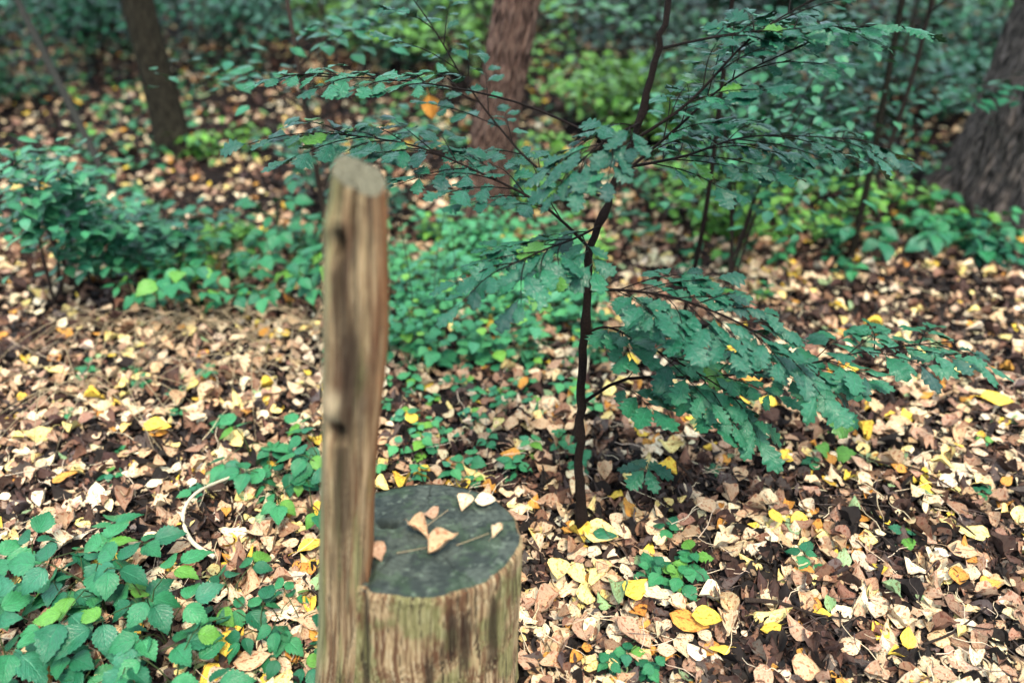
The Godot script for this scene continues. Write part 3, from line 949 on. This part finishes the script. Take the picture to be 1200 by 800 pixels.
	tag(so, "thin dry stalks and straw strewn over the litter", "straw")
	# bare thin stems rising out of the green carpet
	for k in 7:
		var q: Array = [[-0.28, -2.3], [-0.2, -2.35], [0.02, -2.45], [0.2, -2.4], [-0.35, -2.15], [0.27, -2.2], [0.12, -2.7]][k]
		var s5 := begin()
		var b := ground_at(q[0], q[1])
		tube(s5, curve([b - Vector3(0, 0.02, 0), b + Vector3(rf(-0.03, 0.03), 0.18, 0), b + Vector3(rf(-0.07, 0.07), rf(0.3, 0.45), rf(-0.03, 0.03))], 8), taper(9, 0.0026, 0.0012), 5, 0)
		tag(part(numbered("bare_stem"), finish(s5), M.twig, self), "thin bare dark stem rising straight out of the green carpet", "stem", "bare stems in the green carpet")

# ---------------------------------------------------------------- trees behind
func make_tree(called: String, label: String, axis: Array, r: Array, m: Material, furrow: float, crown_at: Vector3, crown_r: Vector3, leaves: int, sd: int) -> void:
	var base: Vector3 = axis[0]
	var o := thing(called, base, label, "tree")
	var rows := []
	var h := -0.05
	while h < 6.0:
		rows.append(h)
		h += 0.012 if h < 1.5 else 0.25
	var st := begin()
	var pts := []
	var uvs := []
	var cols := 110
	var no := FastNoiseLite.new()
	no.seed = sd
	no.frequency = 1.0
	no.fractal_octaves = 3
	for hh in rows:
		var lean: Vector3 = (axis[1] - axis[0]) * clampf(hh, 0.0, 7.0)
		var rad: float = r[0] * (1.0 - 0.05 * hh) + r[1] * exp(-maxf(hh, 0.0) / r[2])
		for j in cols + 1:
			var f := TAU * j / cols - PI
			var edge := smoothstep(PI, PI - 0.4, absf(f))
			var bark := (1.0 - 2.0 * absf(no.get_noise_2d(f * 5.5 + 0.2 * no.get_noise_2d(f * 2.0, hh * 4.0), hh * 1.5))) * edge
			var lobes := sin(f * 3.0 + sd) * exp(-maxf(hh, 0.0) / (r[2] * 0.8)) * 0.16
			var rr := rad * (1.0 + lobes) - furrow * (1.0 - bark)
			pts.append(Vector3(sin(f) * rr, hh, cos(f) * rr) + Vector3(lean.x, 0, lean.z))
			uvs.append(Vector2(float(j) / cols, hh * 0.5))
	sheet(st, pts, uvs, rows.size(), cols + 1, 0)
	part("trunk", finish(st), m, o)
	# limbs and unseen crown, above the picture; crown set back to shade the undergrowth
	st = begin()
	var n := 0
	var top: Vector3 = Vector3(0, 4.2, 0) + (axis[1] - axis[0]) * Vector3(4.2, 0, 4.2)
	for k in 5:
		var f := TAU * k / 5.0
		var e := crown_at + Vector3(cos(f) * crown_r.x * 0.6, rf(-0.3, 0.8) * crown_r.y * 0.5, sin(f) * crown_r.z * 0.6)
		n = tube(st, curve([top, top.lerp(e, 0.5) + Vector3(0, 0.4, 0), e], 6), taper(7, r[0] * 0.35, 0.02), 7, n)
	part("limbs", finish(st), m, o)
	var sp := []
	var sc := []
	var hubs := []
	for k in 60:
		var v := Vector3(rf(-1, 1), rf(-1, 1), rf(-1, 1))
		if v.length() > 1.0: v = v.normalized()
		hubs.append(crown_at + v * crown_r)
	for i in leaves:
		var p: Vector3 = hubs[rng.randi() % 60] + Vector3(rng.randfn(0, 0.35), rng.randfn(0, 0.16), rng.randfn(0, 0.35))
		var f := rf(0, TAU)
		sp.append(Transform3D(leaf_basis(Vector3(cos(f), rf(-0.5, 0.1), sin(f)), Vector3(rf(-0.4, 0.4), 1, rf(-0.4, 0.4)), rf(0.11, 0.18)), p))
		sc.append(jitter([0.035, 0.11, 0.05], 0.2))
	scatter("crown", L.far[0], M.foliage, sp, sc, o)

func make_trees() -> void:
	make_tree("leaning_tree", "leaning reddish brown furrowed trunk rising behind the green carpet", [Vector3(-0.16, height(-0.16, -3.2), -3.2), Vector3(0.03, 1, -3.25)], [0.104, 0.06, 0.16], M.bark_red, 0.02, Vector3(0.3, 5.8, -4.2), Vector3(2.6, 1.4, 2.4), 5000, 3)
	make_tree("slender_tree", "slender dark straight trunk with a dark mossy foot by the brown clearing", [Vector3(-1.94, height(-1.94, -4.15), -4.15), Vector3(-1.96, 1, -4.17)], [0.085, 0.03, 0.2], M.bark_dark, 0.006, Vector3(-1.6, 5.4, -3.4), Vector3(3.0, 1.5, 2.6), 6000, 5)
	make_tree("broad_tree", "broad grey brown trunk with deep vertical furrows and a spreading foot", [Vector3(2.57, height(2.57, -3.45), -3.45), Vector3(2.56, 1, -3.46)], [0.35, 0.09, 0.22], M.bark_grey, 0.035, Vector3(0.9, 5.6, -3.6), Vector3(3.0, 1.5, 2.8), 6000, 8)
	# thin stems
	var list := [
		[[-2.06, -3.6, -2.2, 0.55, -3.65, -2.35, 1.2, -3.7], 0.022, 0.014, "pole", "thin leaning grey stem beside the slender dark trunk"],
		[[1.43, -2.78, 1.41, 0.4, -2.78, 1.36, 1.1, -2.8], 0.016, 0.010, "bark_dark", "thin dark stem among the bushes before the broad grey trunk"],
		[[2.15, -6.3, 2.15, 0.5, -6.3, 2.15, 1.2, -6.3], 0.075, 0.06, "bark_dark", "dark narrow trunk among the bushes far behind the young tree"],
		[[2.75, -6.6, 2.75, 0.5, -6.6, 2.72, 1.2, -6.6], 0.04, 0.03, "bark_dark", "thin brown trunk between two dark ones far among the bushes"],
		[[3.35, -6.3, 3.35, 0.5, -6.3, 3.4, 1.3, -6.3], 0.06, 0.05, "bark_dark", "dark trunk far among the bushes next to the broad grey trunk"],
		[[0.56, -2.1, 0.60, 0.5, -2.12, 0.59, 1.3, -2.15], 0.009, 0.006, "bark_young", "thin straight dark stem just behind the young tree"],
		[[-0.85, -7.0, -0.85, 0.5, -7.0, -0.9, 1.6, -7.0], 0.07, 0.06, "bark_dark", "dark trunk in shade far beyond the leaning brown tree"],
		[[-4.2, -8.0, -4.2, 0.5, -8.0, -4.3, 1.6, -8.0], 0.09, 0.08, "bark_dark", "dark trunk far beyond the slender one"]]
	for a in list:
		var p: Array = a[0]
		var b := ground_at(p[0], p[1], -0.03)
		var o := thing("thin_trunk", b, a[4], "tree")
		var st := begin()
		var top := Vector3(p[5], p[6], p[7]) - b
		var c := curve([Vector3.ZERO, Vector3(p[2], p[3], p[4]) - b, top, top * 1.9], 24)
		var rad := taper(25, a[1], a[2] * 0.7)
		for i in 25: rad[i] *= 1.0 + 0.1 * fine.get_noise_1d(i * 31.0)
		tube(st, c, rad, 9, 0)
		part("trunk", finish(st), M[a[3]], o)
		var sp := []
		var sc := []
		for i in 220:
			var q: Vector3 = top * 1.9 + Vector3(rng.randfn(0, 0.3), rng.randfn(0, 0.22), rng.randfn(0, 0.3))
			var f := rf(0, TAU)
			sp.append(Transform3D(leaf_basis(Vector3(cos(f), -0.2, sin(f)), Vector3(rf(-0.4, 0.4), 1, rf(-0.4, 0.4)), rf(0.05, 0.08)), q))
			sc.append(jitter([0.04, 0.12, 0.06], 0.2))
		scatter("crown", L.far[0], M.foliage, sp, sc, o)

# ---------------------------------------------------------------- bushes
func make_bush(at: Vector3, wide: float, tall: float, leaves: int, size: float, green: Array, label: String, group: String) -> void:
	var o := thing("bush", at, label, "bush", group)
	var st := begin()
	var n := 0
	var sp := []
	var sc := []
	var tips := []
	var m := maxi(5, int(wide * 12.0))
	for k in m:
		var f := rf(0, TAU)
		var e := Vector3(cos(f) * wide * rf(0.2, 1.0), tall * rf(0.35, 1.0), sin(f) * wide * rf(0.2, 1.0))
		n = tube(st, curve([Vector3(rf(-0.05, 0.05), -0.02, rf(-0.05, 0.05)), Vector3(e.x * 0.35, e.y * 0.65, e.z * 0.35), e], 5), taper(6, 0.007, 0.002), 5, n)
		tips.append(e)
	part("stems", finish(st), M.twig, o)
	for i in leaves:
		var e: Vector3 = tips[rng.randi() % m]
		var p := e * rf(0.55, 1.05) + Vector3(rng.randfn(0, wide * 0.22), rng.randfn(0, 0.03), rng.randfn(0, wide * 0.22))
		p.y = maxf(p.y, 0.03)
		var f := rf(0, TAU)
		sp.append(Transform3D(leaf_basis(Vector3(cos(f), rf(-0.45, 0.1), sin(f)), Vector3(rf(-0.35, 0.35), 1, rf(-0.35, 0.35)), size * rf(0.7, 1.2)), p))
		sc.append(jitter(green, 0.22))
	scatter("foliage", L.far[rng.randi() % 2], M.foliage, sp, sc, o)

func make_understory(at: Vector3, tall: float, layers: Array, green: Array, label: String) -> void:
	var o := thing("understory_tree", at, label, "tree", "slim understory trees with layered leaves")
	var st := begin()
	var c := curve([Vector3(0, -0.03, 0), Vector3(rf(-0.05, 0.05), tall * 0.5, rf(-0.05, 0.05)), Vector3(rf(-0.1, 0.1), tall, rf(-0.1, 0.1))], 10)
	tube(st, c, taper(11, 0.014, 0.005), 7, 0)
	part("trunk", finish(st), M.twig, o)
	var sp := []
	var sc := []
	st = begin()
	var n := 0
	for l in layers:
		var root: Vector3 = c[clampi(int(float(l[1]) / tall * 10.0) - 1, 1, 10)]
		var e := Vector3(l[0], l[1], l[2])
		var b := curve([root, root.lerp(e, 0.5) + Vector3(0, 0.05, 0), e], 8)
		n = tube(st, b, taper(9, 0.005, 0.0015), 5, n)
		for i in int(l[3]):
			var t := rf(0.25, 1.05)
			var p: Vector3 = root.lerp(e, t) + Vector3(0, 0.06 * sin(PI * minf(t, 1.0)), 0)
			p += Vector3(rng.randfn(0, 0.11), rng.randfn(0, 0.016), rng.randfn(0, 0.11))
			var f := rf(0, TAU)
			sp.append(Transform3D(leaf_basis(Vector3(cos(f), rf(-0.3, 0.1), sin(f)), Vector3(rf(-0.3, 0.3), 1, rf(-0.3, 0.3)), rf(0.045, 0.075)), p))
			sc.append(jitter(green, 0.22))
	part("branches", finish(st), M.twig, o)
	scatter("foliage", L.far[0], M.foliage, sp, sc, o)

func make_bushes() -> void:
	var teal := [0.013, 0.082, 0.038]
	var fresh := [0.075, 0.190, 0.026]
	var dark := [0.009, 0.045, 0.016]
	var near := [
		[-1.70, -2.42, 0.32, 0.62, 760, 0.058, [0.030, 0.140, 0.062], "dense teal green bush at the near end of the thicket"],
		[-1.4, -2.75, 0.34, 0.32, 260, 0.06, teal, "low spreading bush in the middle of the thicket"],
		[1.25, -3.0, 0.34, 0.34, 300, 0.055, fresh, "fresh green low bush beside the thin dark stem"],
		[0.95, -3.2, 0.34, 0.42, 360, 0.055, fresh, "rounded yellow-green bush behind the young tree's drooping branch"],
		[1.75, -3.6, 0.45, 0.62, 480, 0.06, teal, "tall teal bush between the thin stem and the broad trunk"],
		[1.3, -3.9, 0.5, 0.75, 560, 0.06, dark, "dark bush behind the fresh green ones"],
		[0.82, -2.45, 0.5, 0.95, 620, 0.052, [0.024, 0.11, 0.05], "leafy bush close behind the young tree"],
		[2.0, -2.8, 0.22, 0.16, 120, 0.06, teal, "small low bush in front of the broad trunk"],
		[-1.7, -4.2, 0.25, 0.18, 130, 0.06, fresh, "small pale bush at the foot of the slender dark trunk"],
		[-0.75, -3.35, 0.38, 0.36, 320, 0.055, teal, "bush beside the foot of the leaning brown trunk"],
		[0.25, -3.4, 0.35, 0.3, 300, 0.055, fresh, "low bush at the other side of the leaning brown trunk"],
		[-0.2, -2.9, 0.25, 0.26, 120, 0.05, [0.04, 0.19, 0.07], "leafy bush hiding the foot of the leaning brown trunk"]]
	for b in near: make_bush(ground_at(b[0], b[1]), b[2], b[3], b[4], b[5], b[6], b[7], "bushes around the clearing")
	make_understory(ground_at(1.62, -3.15), 1.5, [[0.25, 1.05, -0.3, 60], [-0.5, 0.92, 0.1, 90], [0.15, 1.12, 0.3, 70], [-0.35, 0.72, -0.2, 70], [0.4, 0.66, 0.15, 60]], teal, "slim understory tree with flat sprays of leaves before the broad grey trunk")
	make_understory(ground_at(2.35, -4.6), 1.6, [[-0.6, 0.8, 0.2, 90], [-0.5, 1.0, 0.5, 90], [0.5, 0.9, 0.2, 90], [-0.9, 0.55, 0.1, 80]], [0.034, 0.13, 0.034], "slim fresh green understory tree behind the broad grey trunk")
	make_understory(ground_at(-2.9, -3.9), 1.5, [[0.5, 0.9, 0.2, 70], [-0.4, 0.8, 0.1, 60], [0.2, 1.05, 0.4, 60]], teal, "slim understory tree with flat sprays beside the thin leaning grey stem")
	make_understory(ground_at(-1.2, -4.9), 1.6, [[0.7, 0.72, 0.2, 90], [-0.6, 0.8, 0.2, 80], [0.3, 0.95, 0.4, 80]], teal, "slim understory tree with flat sprays between slender and leaning trunks")
	make_understory(ground_at(0.75, -4.2), 1.6, [[0.6, 0.75, 0.1, 90], [-0.45, 0.85, 0.2, 80], [0.2, 1.0, 0.3, 80]], [0.030, 0.12, 0.034], "slim fresh green understory tree just past the leaning brown trunk")
	make_understory(ground_at(-0.75, -2.75), 1.3, [[0.35, 0.62, 0.2, 50], [-0.3, 0.78, 0.1, 50], [0.3, 0.95, 0.2, 50]], teal, "slim understory tree at the edge of the thicket by the leaning trunk")
	var k := 0
	for row in [[-5.0, 10, 0.5, "low "], [-6.0, 11, 0.85, "thigh-high "], [-7.4, 11, 1.15, "waist-high "], [-9.2, 12, 1.5, "chest-high "], [-11.2, 12, 2.1, "tall "]]:
		for i in int(row[1]):
			var d: float = -row[0]
			var x: float = ((i + rf(0.2, 0.8)) / row[1] * 2.0 - 1.0) * (0.8 * d + 1.0)
			var z: float = row[0] + rf(-0.5, 0.5)
			if d < 5.4 and x > -2.7 and x < -0.5: continue
			var g: Array = [teal, dark, fresh, dark, teal][k % 5]
			k += 1
			make_bush(ground_at(x, z), rf(0.6, 0.95), float(row[2]) * rf(0.75, 1.2), int(850 + 70 * d), 0.052 + 0.003 * d, g, String(row[3]) + ["teal green", "dark green", "yellow-green", "dark green", "teal green"][(k - 1) % 5] + " bush in the undergrowth far behind the trunks", "bushes of the far undergrowth")
	# carpet of small plants reaching back under the bushes
	var sp := []
	var sc := []
	for i in 11000:
		var d := rf(2.9, 12.0)
		var x := rf(-1, 1) * (0.8 * d + 0.6)
		if bumps.get_noise_2d(x * 22.0 + 500.0, d * 22.0) < -0.05 + (0.18 if (x < -0.5 and d < 5.0) or x > 1.2 else 0.0): continue
		var f := rf(0, TAU)
		sp.append(Transform3D(leaf_basis(Vector3(cos(f), rf(-0.4, 0.2), sin(f)), Vector3(rf(-0.4, 0.4), 1, rf(-0.4, 0.4)), rf(0.04, 0.075)), ground_at(x, -d, rf(0.03, 0.14))))
		sc.append(jitter([0.022, 0.115, 0.042] if rng.randf() < 0.75 else fresh, 0.2))
	var g := scatter("ground_cover", L.far[0], M.foliage, sp, sc, self)
	tag(g, "carpet of small green leaves spreading back between the trunks", "ground cover")
	# one withered leaf caught on a bush stem
	tag(part(numbered("withered_leaf"), L.fallen[9], M.dry[6], self, Transform3D(leaf_basis(Vector3(0.2, -0.9, 0.2), Vector3(0.1, 0.3, 1), 0.085), Vector3(-0.296, 0.76, -2.6))), "withered orange leaf hanging before the leaning brown trunk", "leaf")

func _ready() -> void:
	rng.seed = 20241
	bumps.seed = 5
	bumps.frequency = 0.03
	bumps.fractal_octaves = 3
	fine.seed = 12
	fine.frequency = 0.08
	fine.fractal_octaves = 3
	set_stage()
	make_materials()
	make_ground()
	make_litter()
	make_trees()
	make_bushes()
	make_log_seat()
	make_sapling()
	make_low_plants()
	make_marked_leaves()
	make_fallen_leaves()
	make_twigs()
